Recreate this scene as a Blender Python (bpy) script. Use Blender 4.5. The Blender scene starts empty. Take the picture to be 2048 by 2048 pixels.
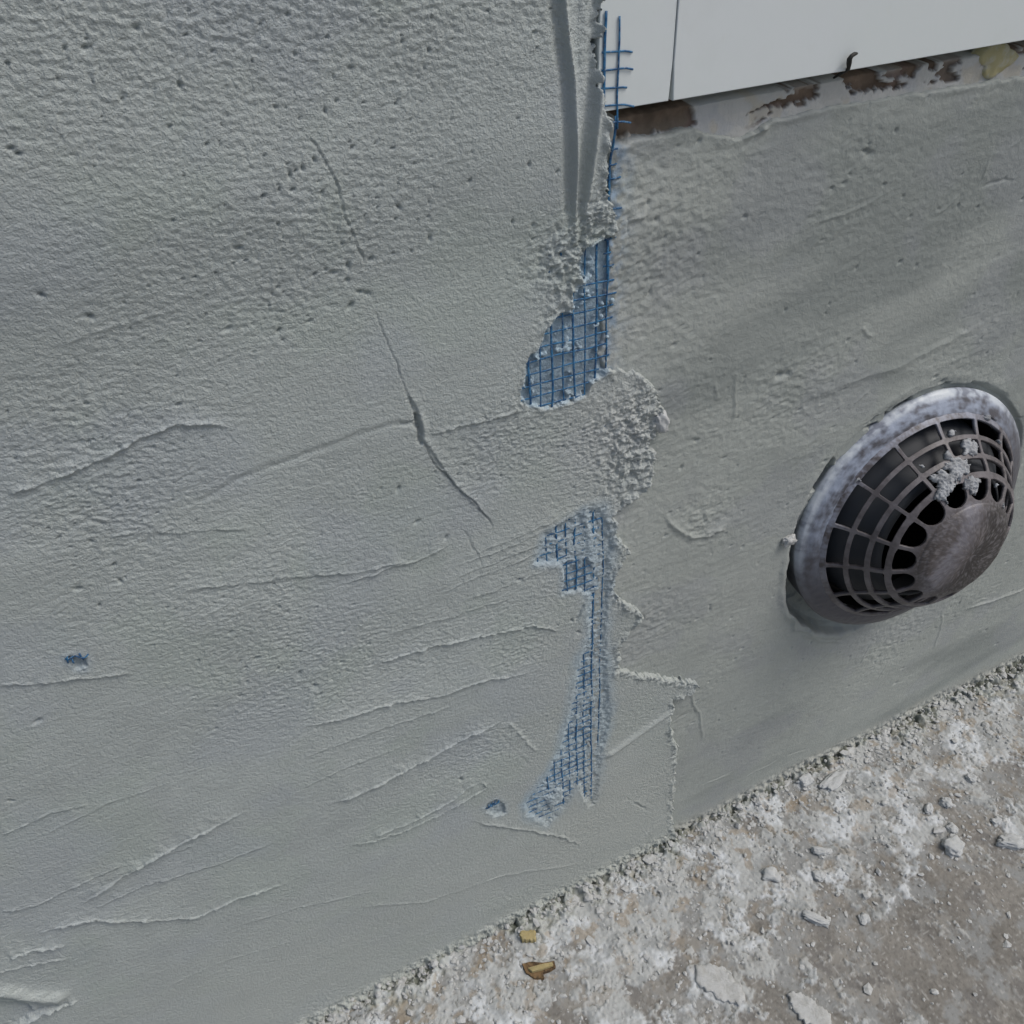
import bpy, bmesh, math, random
import numpy as np
from mathutils import Vector, Matrix, noise as mnoise

random.seed(7)
SC = bpy.context.scene
COL = SC.collection

# ---------------------------------------------------------------- camera, sky, sun, exposure
F = 1736.8                                   # focal length in pixels of the 2048 px photograph
CAM = np.array([0.0, -0.25, 0.546])
def cam_rows(yaw, pitch, roll):
    cy, sy, cp, sp = math.cos(yaw), math.sin(yaw), math.cos(pitch), math.sin(pitch)
    f = np.array([sy*cp, cy*cp, -sp]); r = np.array([cy, -sy, 0.0]); d = np.cross(f, r)
    c, s = math.cos(roll), math.sin(roll)
    return np.array([c*r+s*d, -s*r+c*d, f])
MR = cam_rows(.4294, .6772, .0439)
cd = bpy.data.cameras.new('camera'); cam = bpy.data.objects.new('camera', cd); COL.objects.link(cam)
cd.sensor_width = 36; cd.lens = 36*F/2048; cd.clip_start = .01; cd.clip_end = 200
rot = Matrix([[MR[0][i], -MR[1][i], -MR[2][i]] for i in range(3)])
cam.matrix_world = Matrix.Translation(Vector(CAM)) @ rot.to_4x4()
SC.camera = cam

SUN_DIR = Vector((.50, -.36, .90)).normalized()
w = bpy.data.worlds.new('World'); SC.world = w; w.use_nodes = True
nt = w.node_tree; bg = nt.nodes['Background']
sky = nt.nodes.new('ShaderNodeTexSky'); sky.sky_type = 'NISHITA'; sky.sun_disc = False
sky.sun_elevation = math.asin(SUN_DIR.z); sky.sun_rotation = math.atan2(SUN_DIR.x, SUN_DIR.y)
sky.air_density = 1.0; sky.dust_density = 4.0; sky.ozone_density = 1.0
nt.links.new(sky.outputs[0], bg.inputs[0]); bg.inputs[1].default_value = .11
sl = bpy.data.lights.new('sun', 'SUN'); sl.energy = 1.7; sl.angle = math.radians(28); sl.color = (1, .985, .95)
so = bpy.data.objects.new('sun', sl); COL.objects.link(so)
so.rotation_euler = SUN_DIR.to_track_quat('Z', 'Y').to_euler(); so.location = SUN_DIR*3
SC.view_settings.view_transform = 'Standard'; SC.view_settings.look = 'None'
SC.view_settings.exposure = .02; SC.view_settings.gamma = 1
SC.render.engine = 'CYCLES'

# ---------------------------------------------------------------- measuring: photograph position -> metres on the wall / ground
def ray(u, v): return MR.T @ np.array([(u-1024)/F, (v-1024)/F, 1.0])
def W(u, v, h=0.0):
    d = ray(u, v); t = (-h - CAM[1])/d[1]; p = CAM+t*d; return (p[0], p[2])
def G(u, v, z=0.0):
    d = ray(u, v); t = (z - CAM[2])/d[2]; p = CAM+t*d; return (p[0], p[1])
K = 2048/1932.0
def WL(pts, k=1.0): return np.array([W(a*k, b*k) for a, b in pts])
def GL(pts, k=1.0): return np.array([G(a*k, b*k) for a, b in pts])

# ---------------------------------------------------------------- tagging
def tag(o, label=None, cat=None, group=None, kind=None):
    if label: o['label'] = label
    if cat: o['category'] = cat
    if group: o['group'] = group
    if kind: o['kind'] = kind
    return o
def empty(name, loc):
    o = bpy.data.objects.new(name, None); COL.objects.link(o); o.location = loc; o.empty_display_size = .02
    return o

# ---------------------------------------------------------------- noise on arrays
def perlin(x, y, seed=0):
    rng = np.random.RandomState(seed); perm = rng.permutation(512); ang = rng.rand(512)*2*np.pi
    gx, gy = np.cos(ang), np.sin(ang)
    xi = np.floor(x).astype(np.int64); yi = np.floor(y).astype(np.int64); xf = x-xi; yf = y-yi
    u = xf*xf*xf*(xf*(xf*6-15)+10); v = yf*yf*yf*(yf*(yf*6-15)+10)
    def g(ix, iy, fx, fy):
        h = perm[(perm[ix & 511]+iy) & 511]; return gx[h]*fx+gy[h]*fy
    a = g(xi, yi, xf, yf); b = g(xi+1, yi, xf-1, yf); c = g(xi, yi+1, xf, yf-1); d = g(xi+1, yi+1, xf-1, yf-1)
    return ((a+u*(b-a))*(1-v)+(c+u*(d-c))*v)*1.4
def fbm(x, y, scale, oct=3, seed=0, ax=1.0, ang=0.0, gain=.5):
    """scale = feature size in metres; ax = stretch along direction ang"""
    c, s = math.cos(ang), math.sin(ang); X = (x*c+y*s)/ax; Y = (-x*s+y*c)
    r = 0; a = 1; f = 1/scale
    for i in range(oct):
        r = r+a*perlin(X*f+17.3*i, Y*f-9.1*i, seed+i); a *= gain; f *= 2.03
    return r
def sst(a, b, x):
    t = np.clip((x-a)/(b-a), 0, 1); return t*t*(3-2*t)

def seg_dist(x, z, P, pad=.02):
    """distance to an open polyline, side sign and position 0..1 along it"""
    P = np.asarray(P); L = np.r_[0, np.cumsum(np.hypot(*np.diff(P, axis=0).T))]
    D = np.full(x.shape, 9.0); S = np.ones(x.shape); T = np.zeros(x.shape)
    m = (x > P[:, 0].min()-pad) & (x < P[:, 0].max()+pad) & (z > P[:, 1].min()-pad) & (z < P[:, 1].max()+pad)
    xs, zs = x[m], z[m]; d0 = np.full(xs.shape, 9.0); s0 = np.zeros(xs.shape); t0 = np.zeros(xs.shape)
    for i in range(len(P)-1):
        ax_, az_ = P[i]; bx_, bz_ = P[i+1]; ux, uz = bx_-ax_, bz_-az_; l2 = ux*ux+uz*uz+1e-12
        t = np.clip(((xs-ax_)*ux+(zs-az_)*uz)/l2, 0, 1); dx = xs-ax_-t*ux; dz = zs-az_-t*uz
        d = np.hypot(dx, dz); k = d < d0
        d0 = np.where(k, d, d0); s0 = np.where(k, np.sign(ux*dz-uz*dx), s0); t0 = np.where(k, (L[i]+t*math.sqrt(l2))/L[-1], t0)
    D[m] = d0; S[m] = s0; T[m] = t0
    return D, S, T
def poly_sd(x, z, P, pad=.02):
    """signed distance to a closed polygon, positive inside"""
    P = np.asarray(P); Q = np.r_[P, P[:1]]
    D, _, _ = seg_dist(x, z, Q, pad)
    inside = np.zeros(x.shape, bool)
    for i in range(len(P)):
        x1, z1 = Q[i]; x2, z2 = Q[i+1]
        c = ((z1 > z) != (z2 > z)) & (x < (x2-x1)*(z-z1)/(z2-z1+1e-15)+x1)
        inside ^= c
    return np.where(inside, D, -D)

# ---------------------------------------------------------------- materials
def new_mat(name, base=(.5, .5, .5), rough=.9, vcol=False, bumps=(), speck=None, spec=.3, metallic=0.0, tints=()):
    m = bpy.data.materials.new(name); m.use_nodes = True; n = m.node_tree; L = n.links
    p = n.nodes['Principled BSDF']; p.inputs['Roughness'].default_value = rough
    p.inputs['Specular IOR Level'].default_value = spec; p.inputs['Metallic'].default_value = metallic
    tc = n.nodes.new('ShaderNodeTexCoord')
    if vcol:
        a = n.nodes.new('ShaderNodeAttribute'); a.attribute_name = 'tint'; col = a.outputs['Color']
    else:
        r = n.nodes.new('ShaderNodeRGB'); r.outputs[0].default_value = (*base, 1); col = r.outputs[0]
    def nz(scale, detail=4, rgh=.55):
        t = n.nodes.new('ShaderNodeTexNoise'); t.inputs['Scale'].default_value = scale
        t.inputs['Detail'].default_value = detail; t.inputs['Roughness'].default_value = rgh
        L.new(tc.outputs['Object'], t.inputs['Vector']); return t
    for (scale, lo, hi, amt, c2) in tints:      # c2 mixed in where the noise is between lo and hi
        t = nz(scale, 6, .62); mr = n.nodes.new('ShaderNodeMapRange')
        mr.inputs[1].default_value = lo; mr.inputs[2].default_value = hi; mr.inputs[4].default_value = amt
        L.new(t.outputs[0], mr.inputs[0])
        mx = n.nodes.new('ShaderNodeMix'); mx.data_type = 'RGBA'
        L.new(mr.outputs[0], mx.inputs['Factor']); L.new(col, mx.inputs['A']); mx.inputs['B'].default_value = (*c2, 1)
        col = mx.outputs['Result']
    L.new(col, p.inputs['Base Color'])
    prev = None
    for (scale, dist, detail) in bumps:
        t = nz(scale, detail, .6); b = n.nodes.new('ShaderNodeBump'); b.inputs['Distance'].default_value = dist
        b.inputs['Strength'].default_value = 1.0; L.new(t.outputs[0], b.inputs['Height'])
        if prev: L.new(prev, b.inputs['Normal'])
        prev = b.outputs[0]
    if prev: L.new(prev, p.inputs['Normal'])
    return m

M_RENDER = new_mat('fresh_render', vcol=True, rough=.88, bumps=((700, .00060, 4), (1700, .00040, 2)), spec=.25)
M_PLINTH = new_mat('damp_plinth_render', vcol=True, rough=.80, bumps=((480, .00032, 5), (1400, .00022, 3)), spec=.3)
M_GROUND = new_mat('dusty_concrete', vcol=True, rough=.95, bumps=((1100, .0003, 4), (400, .0003, 4)), spec=.15)
M_LEDGE = new_mat('flaking_paint_on_masonry', vcol=True, rough=.85, bumps=((600, .0004, 4),), spec=.25)
M_PANEL = new_mat('white_panel', base=(.65, .69, .695), rough=.38, bumps=((140, .00006, 2),), spec=.4,
                  tints=((9, .42, .62, .30, (.60, .67, .62)), (160, .60, .75, .10, (.52, .50, .42)), (30, .58, .72, .14, (.5, .52, .5))))
M_PANEL_SIDE = M_PANEL
M_MESH = new_mat('blue_fibreglass', base=(.008, .062, .160), rough=.55, spec=.4, tints=((500, .42, .58, .7, (.04, .19, .36)), (1500, .56, .66, .6, (.32, .36, .39))))
M_VENT = new_mat('dusty_vent_plastic', base=(.060, .050, .050), rough=.38, bumps=((900, .00012, 4),), spec=.5,
                 tints=((55, .44, .62, .55, (.20, .195, .215)), (160, .52, .66, .45, (.30, .30, .32)), (700, .58, .70, .35, (.36, .36, .36))))
M_VENT_RIM = new_mat('plaster_smeared_plastic', vcol=True, rough=.48, bumps=((700, .00018, 4),), spec=.5)
M_VENT_IN = new_mat('vent_liner_plastic', base=(.036, .040, .046), rough=.6, spec=.3)
M_BLACK = new_mat('dark_duct', base=(.006, .006, .006), rough=.9, spec=.1)
M_CRUMB = new_mat('plaster_crumb', base=(.45, .46, .455), rough=.95, bumps=((900, .0004, 4),), spec=.15, tints=((250, .45, .65, .6, (.30, .30, .28)),))
M_WHITE = new_mat('white_plaster_lump', base=(.44, .455, .455), rough=.95, bumps=((700, .0004, 4),), spec=.15, tints=((300, .5, .7, .4, (.36, .36, .35)),))
M_WOOD = new_mat('brown_wood_splinter', base=(.17, .11, .055), rough=.8, bumps=((500, .0005, 3),), tints=((300, .48, .6, .8, (.05, .035, .022)),))
M_YELLOW = new_mat('yellow_foam', base=(.34, .28, .14), rough=.9, bumps=((800, .0005, 3),), tints=((400, .5, .65, .5, (.45, .40, .25)),))
M_WIRE = new_mat('rusty_black_wire', base=(.02, .02, .018), rough=.6)

# ---------------------------------------------------------------- sheet builder (a relief with real thickness)
def axis(lo, hi, step, outlo, outhi):
    core = np.arange(lo, hi+step/2, step); a = [core[0]]; s = step
    while a[-1] > outlo: s *= 1.09; a.append(max(a[-1]-s, outlo))
    b = [core[-1]]; s = step
    while b[-1] < outhi: s *= 1.09; b.append(min(b[-1]+s, outhi))
    return np.r_[np.array(a[1:])[::-1], core, np.array(b[1:])]
def sheet(name, A, B, H, tint, mat, mode, back, holes=None):
    """mode 'wall': A=x, B=z, H metres out of the wall (-y).  mode 'ground': A=x, B=y, H up."""
    na, nb = len(A), len(B); X, Y = np.meshgrid(A, B)
    if mode == 'wall': V = np.stack([X, -H, Y], -1).reshape(-1, 3)
    else: V = np.stack([X, Y, H], -1).reshape(-1, 3)
    idx = np.arange(na*nb).reshape(nb, na)
    q = np.stack([idx[:-1, :-1], idx[:-1, 1:], idx[1:, 1:], idx[1:, :-1]], -1).reshape(-1, 4)
    if holes is not None:
        cx = (X[:-1, :-1]+X[1:, 1:])/2; cy = (Y[:-1, :-1]+Y[1:, 1:])/2
        q = q[~holes(cx, cy).reshape(-1)]
    loop = np.r_[idx[0, :], idx[1:, -1], idx[-1, -2::-1], idx[-2:0:-1, 0]]
    VB = V[loop].copy(); VB[:, 1 if mode == 'wall' else 2] = back
    n0 = len(V); m = len(loop); j = np.arange(m); k = (j+1) % m
    side = np.stack([loop[k], loop[j], n0+j, n0+k], -1)
    cor = [n0, n0+na-1, n0+na-1+nb-1, n0+na-1+nb-1+na-1]
    faces = np.concatenate([q, side, [[cor[3], cor[2], cor[1], cor[0]]]]).astype(np.int32)
    verts = np.concatenate([V, VB]).astype(np.float32)
    me = bpy.data.meshes.new(name); me.vertices.add(len(verts)); me.vertices.foreach_set('co', verts.ravel())
    me.loops.add(faces.size); me.loops.foreach_set('vertex_index', faces.ravel())
    me.polygons.add(len(faces)); me.polygons.foreach_set('loop_start', np.arange(0, faces.size, 4, dtype=np.int32))
    me.polygons.foreach_set('use_smooth', np.ones(len(faces), bool)); me.update(calc_edges=True)
    T = tint.reshape(-1, 3); T = np.concatenate([T, T[loop]]); T = np.concatenate([T, np.ones((len(T), 1))], 1).astype(np.float32)
    at = me.attributes.new('tint', 'FLOAT_COLOR', 'POINT'); at.data.foreach_set('color', T.ravel())
    me.materials.append(mat); o = bpy.data.objects.new(name, me); COL.objects.link(o)
    return o
def mixc(c, mask, col): return c*(1-mask[..., None])+np.array(col)*mask[..., None]

VC = np.array([.3637, .2269]); VN = np.array([-.0893, -1, .1107]); VN /= np.linalg.norm(VN)
XP = W(1226, 600)[0]                     # where the two coats of render meet

# edge of the left hand coat, from the top down
EDGE = [(1204, -40), (1203, 60), (1193, 82), (1188, 108), (1199, 130), (1205, 160), (1209, 215), (1221, 240), (1222, 300), (1217, 350),
        (1226, 400), (1237, 440), (1226, 470), (1224, 500), (1228, 560), (1226, 640), (1222, 700), (1206, 735), (1236, 742), (1272, 745), (1300, 768),
        (1325, 815), (1330, 850), (1302, 885), (1312, 930), (1308, 952), (1285, 985), (1240, 1022), (1228, 1030), (1236, 1080), (1262, 1100),
        (1238, 1130), (1226, 1180), (1242, 1200), (1288, 1226), (1270, 1252), (1240, 1290), (1236, 1340), (1292, 1352), (1398, 1368), (1388, 1388),
        (1350, 1402), (1342, 1460), (1356, 1500), (1350, 1560), (1346, 1640), (1352, 1700)]
EP = np.array([W(a, b, .0065 if b < 400 else (.0065-.0035*min(1, (b-400)/60))) for a, b in EDGE])
H1 = WL([(1196, 470), (1168, 482), (1150, 520), (1158, 555), (1140, 578), (1134, 612), (1100, 630), (1084, 652), (1074, 682), (1050, 712), (1040, 750),
         (1036, 790), (1052, 806), (1090, 808), (1122, 800), (1160, 785), (1172, 760), (1200, 742), (1222, 700), (1240, 640), (1246, 560), (1240, 500), (1215, 470)])
H2 = WL([(1118, 1118), (1165, 1108), (1182, 1125), (1180, 1180), (1150, 1172), (1118, 1178)])
H3 = WL([(1166, 1015), (1200, 1005), (1216, 1080), (1206, 1200), (1204, 1300), (1216, 1420), (1198, 1500), (1186, 1600), (1172, 1606), (1150, 1565),
         (1128, 1600), (1090, 1642), (1050, 1622), (1042, 1600), (1075, 1558), (1110, 1500), (1130, 1440), (1142, 1380), (1152, 1310), (1172, 1260), (1168, 1200), (1178, 1120)])
H4 = WL([(962, 1606), (985, 1590), (1004, 1600), (1006, 1616), (985, 1622)])
ISL = WL([(1088, 1590), (1108, 1566), (1124, 1570), (1118, 1592), (1095, 1606)])
H5 = WL([(1062, 1120), (1080, 1060), (1160, 1010), (1180, 1110), (1150, 1118)])
H6 = WL([(130, 1300), (150, 1298), (168, 1306), (166, 1322), (150, 1318)])

# trowel laps on the left coat: (points in 1932 px units, height mm, width mm, lip mm)
LAPS = [
 ([(0, 925), (100, 890), (200, 850), (260, 812), (340, 785), (400, 790), (450, 800)], .45, 1.0, .35),
 ([(300, 1110), (420, 1090), (560, 1075), (660, 1068), (760, 1050), (790, 1020)], .25, .9, .25),
 ([(-10, 1280), (80, 1270), (170, 1262), (260, 1255)], .40, .7, .3),
 ([(690, 1250), (780, 1220), (880, 1195), (1000, 1172), (1060, 1182)], .45, .8, .35),
 ([(560, 1360), (640, 1345), (720, 1320), (830, 1303), (900, 1275), (1000, 1262)], .45, .8, .35),
 ([(610, 1510), (700, 1475), (800, 1425), (880, 1380), (950, 1350)], .75, .7, .6),
 ([(650, 1585), (740, 1565), (820, 1530), (900, 1485), (935, 1470)], .5, .6, .35),
 ([(690, 1572), (780, 1536), (850, 1500), (880, 1475), (905, 1465), (920, 1485)], .5, .6, .35),
 ([(150, 1690), (230, 1635), (320, 1585), (400, 1545), (462, 1516)], .8, .7, .55),
 ([(50, 1750), (110, 1728), (170, 1718), (280, 1722), (370, 1715), (450, 1680), (550, 1650)], .6, .8, .45),
 ([(-10, 1705), (70, 1688), (150, 1650), (240, 1610)], .3, .7, .2),
 ([(170, 1700), (260, 1660), (400, 1620), (520, 1575)], .3, .6, .25),
 ([(15, 1792), (60, 1772), (125, 1764)], .7, .8, .4),
 ([(-10, 1818), (70, 1798), (130, 1790)], .4, .8, .3),
 ([(10, 1932), (60, 1905), (128, 1878), (150, 1868)], 1.0, 1.2, .5),
 ([(880, 1540), (960, 1552), (1060, 1570), (1095, 1590)], .35, 1.2, .3),
 ([(800, 812), (880, 790), (985, 768)], .35, .7, .3),
 ([(1010, 1410), (985, 1385), (950, 1350)], .3, 1.2, .2),
 ([(820, 1110), (900, 1078), (1010, 1035), (1120, 990)], .22, .5, .15),
 ([(840, 1085), (930, 1050), (1030, 1010), (1110, 975)], .22, .5, .15),
 ([(850, 1060), (940, 1028), (1040, 985), (1100, 955)], .22, .5, .15),
 ([(880, 1040), (960, 1008), (1060, 965)], .2, .5, .15),
 ([(870, 1125), (960, 1092), (1060, 1050)], .2, .5, .15),
 ([(80, 1560), (200, 1500), (330, 1460)], .15, .9, .12),
 ([(560, 1480), (640, 1440), (760, 1400)], .15, .9, .12),
 ([(190, 1000), (330, 990), (480, 985)], .2, .6, .15), ([(0, 1560), (90, 1520), (170, 1500)], .25, .7, .2), ([(440, 1735), (560, 1700), (700, 1670)], .2, .6, .15), ([(560, 1420), (700, 1370), (860, 1320)], .22, .6, .2),
 ([(180, 1650), (300, 1600), (380, 1575)], .18, .5, .15), ([(720, 1190), (860, 1150), (960, 1120)], .2, .6, .15), ([(300, 1850), (420, 1800), (560, 1760)], .15, .8, .1), ([(100, 640), (220, 600), (340, 570)], .15, .8, .1),
 ([(650, 1700), (800, 1690), (950, 1640), (1100, 1620)], .18, 1.6, .1),
 ([(1140, 1640), (1200, 1580), (1260, 1530)], .3, .8, .2),
 ([(640, 1090), (730, 1062), (800, 1040), (850, 1015)], .35, .8, .25),
]
GROOVES = [  # grooves and cracks: points (1932 px units), depth mm, width mm
 ([(560, 245), (585, 262), (615, 315), (628, 350), (640, 390), (655, 430), (668, 462), (690, 500)], .75, .27), ([(698, 575), (712, 605), (725, 640), (738, 668), (745, 690), (766, 745), (782, 795)], .65, .24),
 ([(360, 942), (450, 890), (560, 850), (680, 805), (775, 782)], .5, 1.3), ([(776, 770), (786, 800), (784, 822), (792, 832)], 2.6, .9), ([(745, 792), (770, 788), (784, 800)], 1.0, .8),
 ([(790, 815), (803, 850), (815, 870), (835, 886), (850, 905), (872, 925), (890, 940), (918, 975), (928, 990)], 1.0, .27), ([(868, 990), (890, 1030), (905, 1062)], .35, .5),
 ([(760, 740), (778, 770), (783, 800)], 1.2, .8), ([(930, 1360), (960, 1400), (1000, 1440)], .2, .8),
 ([(150, 1085), (190, 1040), (230, 1080)], .0, 1), ([(1095, 1130), (1080, 1165)], 1.0, .8), ([(985, 1600), (1010, 1612)], .1, .6),
 ([(1190, 1508), (1215, 1520)], .9, .8)]

def base_left(x, z):
    """smooth level of the left coat in metres"""
    h = .0034+.0038*sst(.425, .475, z)
    h = h+.0008*sst(.10, -.10, x)-.0004*sst(.005, .032, x-XP)*sst(.34, .30, z)
    return h
def lf(x, z): return .0009*fbm(x, z, .12, 2, 1)+.0003*fbm(x, z, .035, 2, 3, ax=2.2, ang=-.05)
def left_height(X, Z):
    b = base_left(X, Z)+lf(X, Z); mm = .001
    # warp for ragged edges
    wx = X+.0011*fbm(X, Z, .006, 3, 40)+.0011*fbm(X, Z, .0026, 3, 44); wz = Z+.0011*fbm(X, Z, .006, 3, 50)+.0011*fbm(X, Z, .0026, 3, 54)
    h = b.copy()
    # roughness map
    rough = .50+.55*fbm(X, Z, .05, 3, 11, ax=1.8)
    def blob(u, v, r, amt):
        cx, cz = W(u*K, v*K); return amt*np.exp(-((X-cx)**2+(Z-cz)**2)/(r*r))
    rough += blob(420, 90, .06, .45)+blob(700, 60, .06, .45)+blob(100, 150, .05, .3)+blob(900, 100, .05, .1)-.12*sst(.38, .46, Z)
    rough += blob(300, 870, .030, .5)+blob(160, 980, .026, .5)+blob(240, 1000, .02, .4)+blob(560, 1230, .035, .8)+blob(430, 1180, .03, .4)
    rough += blob(920, 840, .022, .8)+blob(980, 1220, .018, .9)+blob(1180, 800, .022, 1.2)+blob(1110, 400, .02, .8)+blob(1080, 480, .015, .9)
    rough += blob(900, 1400, .016, .6)+blob(1130, 880, .02, .4)+blob(640, 880, .02, .4)+blob(1000, 790, .02, .5)
    rough -= blob(250, 1560, .075, .45)+blob(500, 1750, .08, .6)+blob(850, 680, .035, .5)+blob(120, 1350, .05, .4)+blob(900, 1600, .05, .6)+blob(1180, 1450, .03, .4)
    rough -= blob(950, 930, .012, .4)
    rough = np.clip(rough, .22, 1.5)
    n = fbm(X, Z, .0015, 3, 21, ax=2.2, ang=-.22, gain=.7)
    n2 = fbm(X, Z, .0105, 2, 25, ax=1.6, ang=-.2)
    rid = -np.abs(fbm(X, Z, .0019, 3, 31, ax=1.8, ang=-.26, gain=.65))
    n3 = fbm(X, Z, .0024, 2, 23, ax=2.2, ang=-.2)
    h += mm*rough*(.21*n+.02*n2+.28*rid+.05*n3)
    h += mm*.06*fbm(X, Z, .0032, 3, 28, ax=6.0, ang=.07)            # trowel drag lines
    # pits
    c = perlin(X/.0030+3, Z/.0024, 60); pm = sst(.68, .86, c)*sst(.3, .8, rough); h -= mm*.9*pm
    c = perlin(X/.0018+9, Z/.0015, 61); pm = sst(.60, .80, c)*sst(.35, 1.0, rough); h -= mm*.8*pm
    rng = np.random.RandomState(5)
    PITS = [(508, 192), (535, 318), (558, 305), (540, 345), (485, 357), (515, 345), (580, 290), (650, 268), (1034, 314), (620, 505), (586, 508), (442, 455),
            (514, 410), (655, 570), (686, 546), (672, 543), (648, 492), (578, 598), (520, 615), (165, 583), (75, 540), (250, 45), (155, 80), (425, 610),
            (212, 1055), (225, 1085), (145, 1098), (170, 1010), (185, 1130), (745, 912), (780, 975), (330, 150), (18, 265), (32, 275), (545, 310), (595, 352),
            (975, 1085), (835, 1005), (1072, 1162), (1085, 1185), (590, 1283), (560, 1260), (520, 1250), (480, 1230), (600, 1300), (640, 1240), (430, 1180), (865, 1462),
            (450, 1300), (20, 1495), (70, 1345), (980, 300), (955, 410), (1190, 945), (1165, 945), (800, 440), (740, 380), (690, 480), (870, 330), (600, 200), (380, 260)]
    for (u, v) in PITS:
        cx, cz = W(u*K, v*K); r = (.00050+.00035*rng.rand())*(1-.3*float(sst(.42, .48, cz))); dx = (X-cx); dz = (Z-cz); a = rng.rand()*3
        m = (np.abs(dx) < .008) & (np.abs(dz) < .008)
        ex = dx[m]*math.cos(a)+dz[m]*math.sin(a); ez = -dx[m]*math.sin(a)+dz[m]*math.cos(a)
        h[m] -= mm*(1.2+.6*rng.rand())*np.exp(-((ex/(r*1.5))**2+(ez/(r*.8))**2))
    # laps: a bead with a lip that drops away on the lower side
    jit = .0007*fbm(X, Z, .011, 3, 70)
    j2 = .00045*fbm(X, Z, .0028, 3, 75); grit = 1+.45*fbm(X, Z, .0035, 3, 77)
    for i, (pts, hh, wd, lip) in enumerate(LAPS):
        P = WL(pts, K); D, S, T = seg_dist(X+jit+j2, Z+jit+j2, P)
        tp = grit*sst(0, .12, T)*sst(1, .85, T)*np.clip(.75+.5*perlin(T*9+i*7, T*0, 80+i), .2, 1.3)
        m = D < .02; d = D*S*1000
        h[m] += mm*tp[m]*1.9*(hh*np.exp(-(d[m]/(wd*.62))**2)+1.25*lip*np.exp(-np.abs(d[m])/7.0)*sst(-.35, .35, d[m])*.8)
    for i, (pts, dp, wd) in enumerate(GROOVES):
        P = WL(pts, K); D, S, T = seg_dist(X+jit*.6+j2, Z+jit*.6-j2, P); m = D < .02; d = D*S*1000
        tp = sst(0, .1, T)*sst(1, .9, T)*np.clip(.8+.6*perlin(T*11+i*3, T*0, 90+i), .2, 1.4)
        h[m] -= mm*tp[m]*dp*np.exp(-(d[m]/wd)**2)
        h[m] += mm*tp[m]*dp*.35*np.exp(-((d[m]-1.3*wd)/(wd*1.5))**2)
    # raised tongue next to the crack
    D, S, T = seg_dist(X, Z, WL([(790, 815), (850, 905), (918, 972)], K)); h += mm*.7*np.exp(-D/.004)*(S > 0)*sst(0, .1, T)*sst(1, .8, T)
    # lip low on the left with a hollow under it
    D, S, T = seg_dist(X+jit*1.5, Z+jit*1.5, WL([(-60, 1852), (0, 1856), (60, 1862), (130, 1866)], K)); tp = sst(1, .85, T)
    h += mm*2.6*tp*np.exp(-(D*1000/3.6)**2)
    sd = poly_sd(wx, wz, WL([(-60, 1874), (45, 1876), (62, 1890), (90, 1880), (135, 1876), (60, 1902), (10, 1932), (-60, 1980)], K)); h -= mm*2.2*sst(-.0006, .0012, sd)
    D, S, T = seg_dist(X+jit, Z+jit, WL([(1128, 1425), (1180, 1392), (1240, 1350), (1268, 1330)], K)); h += mm*1.6*np.exp(-(D*1000/2.2)**2)*sst(0, .15, T)*sst(1, .9, T)
    # two long grooves pressed into the corner at the top
    zt = Z
    def gr(P, wd, dp, wd2, bd):
        P = np.array([W(a*K, q*K, .006) for a, q in P]); D, S, T = seg_dist(X+.3*jit, Z, P, .03); d = D*S*1000; f = sst(1, .86, T)
        return mm*f*(-dp*np.exp(-(d/wd)**2)+bd*np.exp(-((d-wd2)/.9)**2))
    h += gr([(1038, -60), (1050, 60), (1062, 150), (1068, 250), (1074, 350), (1080, 460)], 1.9, 1.5, 2.6, 1.9)
    h += gr([(1128, -60), (1120, 60), (1113, 180), (1108, 250), (1100, 350), (1092, 440)], 2.0, 1.7, 2.8, 1.5)
    strip = poly_sd(X, Z, WL([(1050, -60), (1062, 100), (1076, 300), (1084, 440), (1094, 440), (1104, 300), (1120, 60), (1126, -60)], K), .03)
    h -= mm*.8*sst(-.001, .002, strip)
    # crumbly lower end and right hand margin
    de = EP[:, 1]; order = np.argsort(de)
    margin = poly_sd(X, Z, WL([(1125, 120), (1150, 130), (1165, 300), (1175, 400), (1160, 440), (1110, 420), (1122, 300)], K))
    cr = sst(-.002, .002, margin)+blob(1060, 480, .013, 1.2)+blob(1120, 410, .008, 1)+blob(1195, 790, .018, 1.2)+blob(1190, 880, .016, 1.1)+blob(1090, 560, .008, .9)+blob(1040, 600, .006, .8)
    h += mm*np.clip(cr, 0, 1.2)*(1.15*fbm(X, Z, .0038, 4, 101, gain=.65)+.25)
    # ragged openings that show the net
    for P, dep, soft in ((H1, 2.7, .0010), (H2, 1.6, .0010), (H3, 1.15, .0034), (H4, 1.4, .0008), (H5, 1.0, .003), (H6, 1.4, .0008)):
        sd = poly_sd(wx, wz, P); k = sst(-soft*.4, soft, sd)
        target = b-mm*dep
        h = h*(1-k)+(target+mm*((.22*n+.35*fbm(X, Z, .004, 3, 111)+1.9*sst(.38, .65, fbm(X, Z, .0075, 4, 112, gain=.6))) if P is H1 else (.25*n+.50*fbm(X, Z, .0030, 3, 111, gain=.65)+.45*fbm(X, Z, .012, 3, 113))))*k
        rim = np.exp(-((sd+.0006)/.0011)**2)*(1 if P is H1 else .4); h += mm*.55*rim*np.clip(fbm(X, Z, .005, 2, 115)+.5, 0, 1.5)
    sd = poly_sd(wx, wz, ISL); h += mm*1.5*sst(-.0003, .001, sd)
    # right hand border: the coat dives behind the plinth render and the panels
    B = np.r_[EP, [[EP[-1][0], -.3], [-5, -.3], [-5, 5], [EP[0][0], 5]]]
    B = np.r_[[[EP[0][0], 5]], EP, [[EP[-1][0], -.3], [-5, -.3], [-5, 5]]]
    sd = poly_sd(wx, wz, B, .03)
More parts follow.
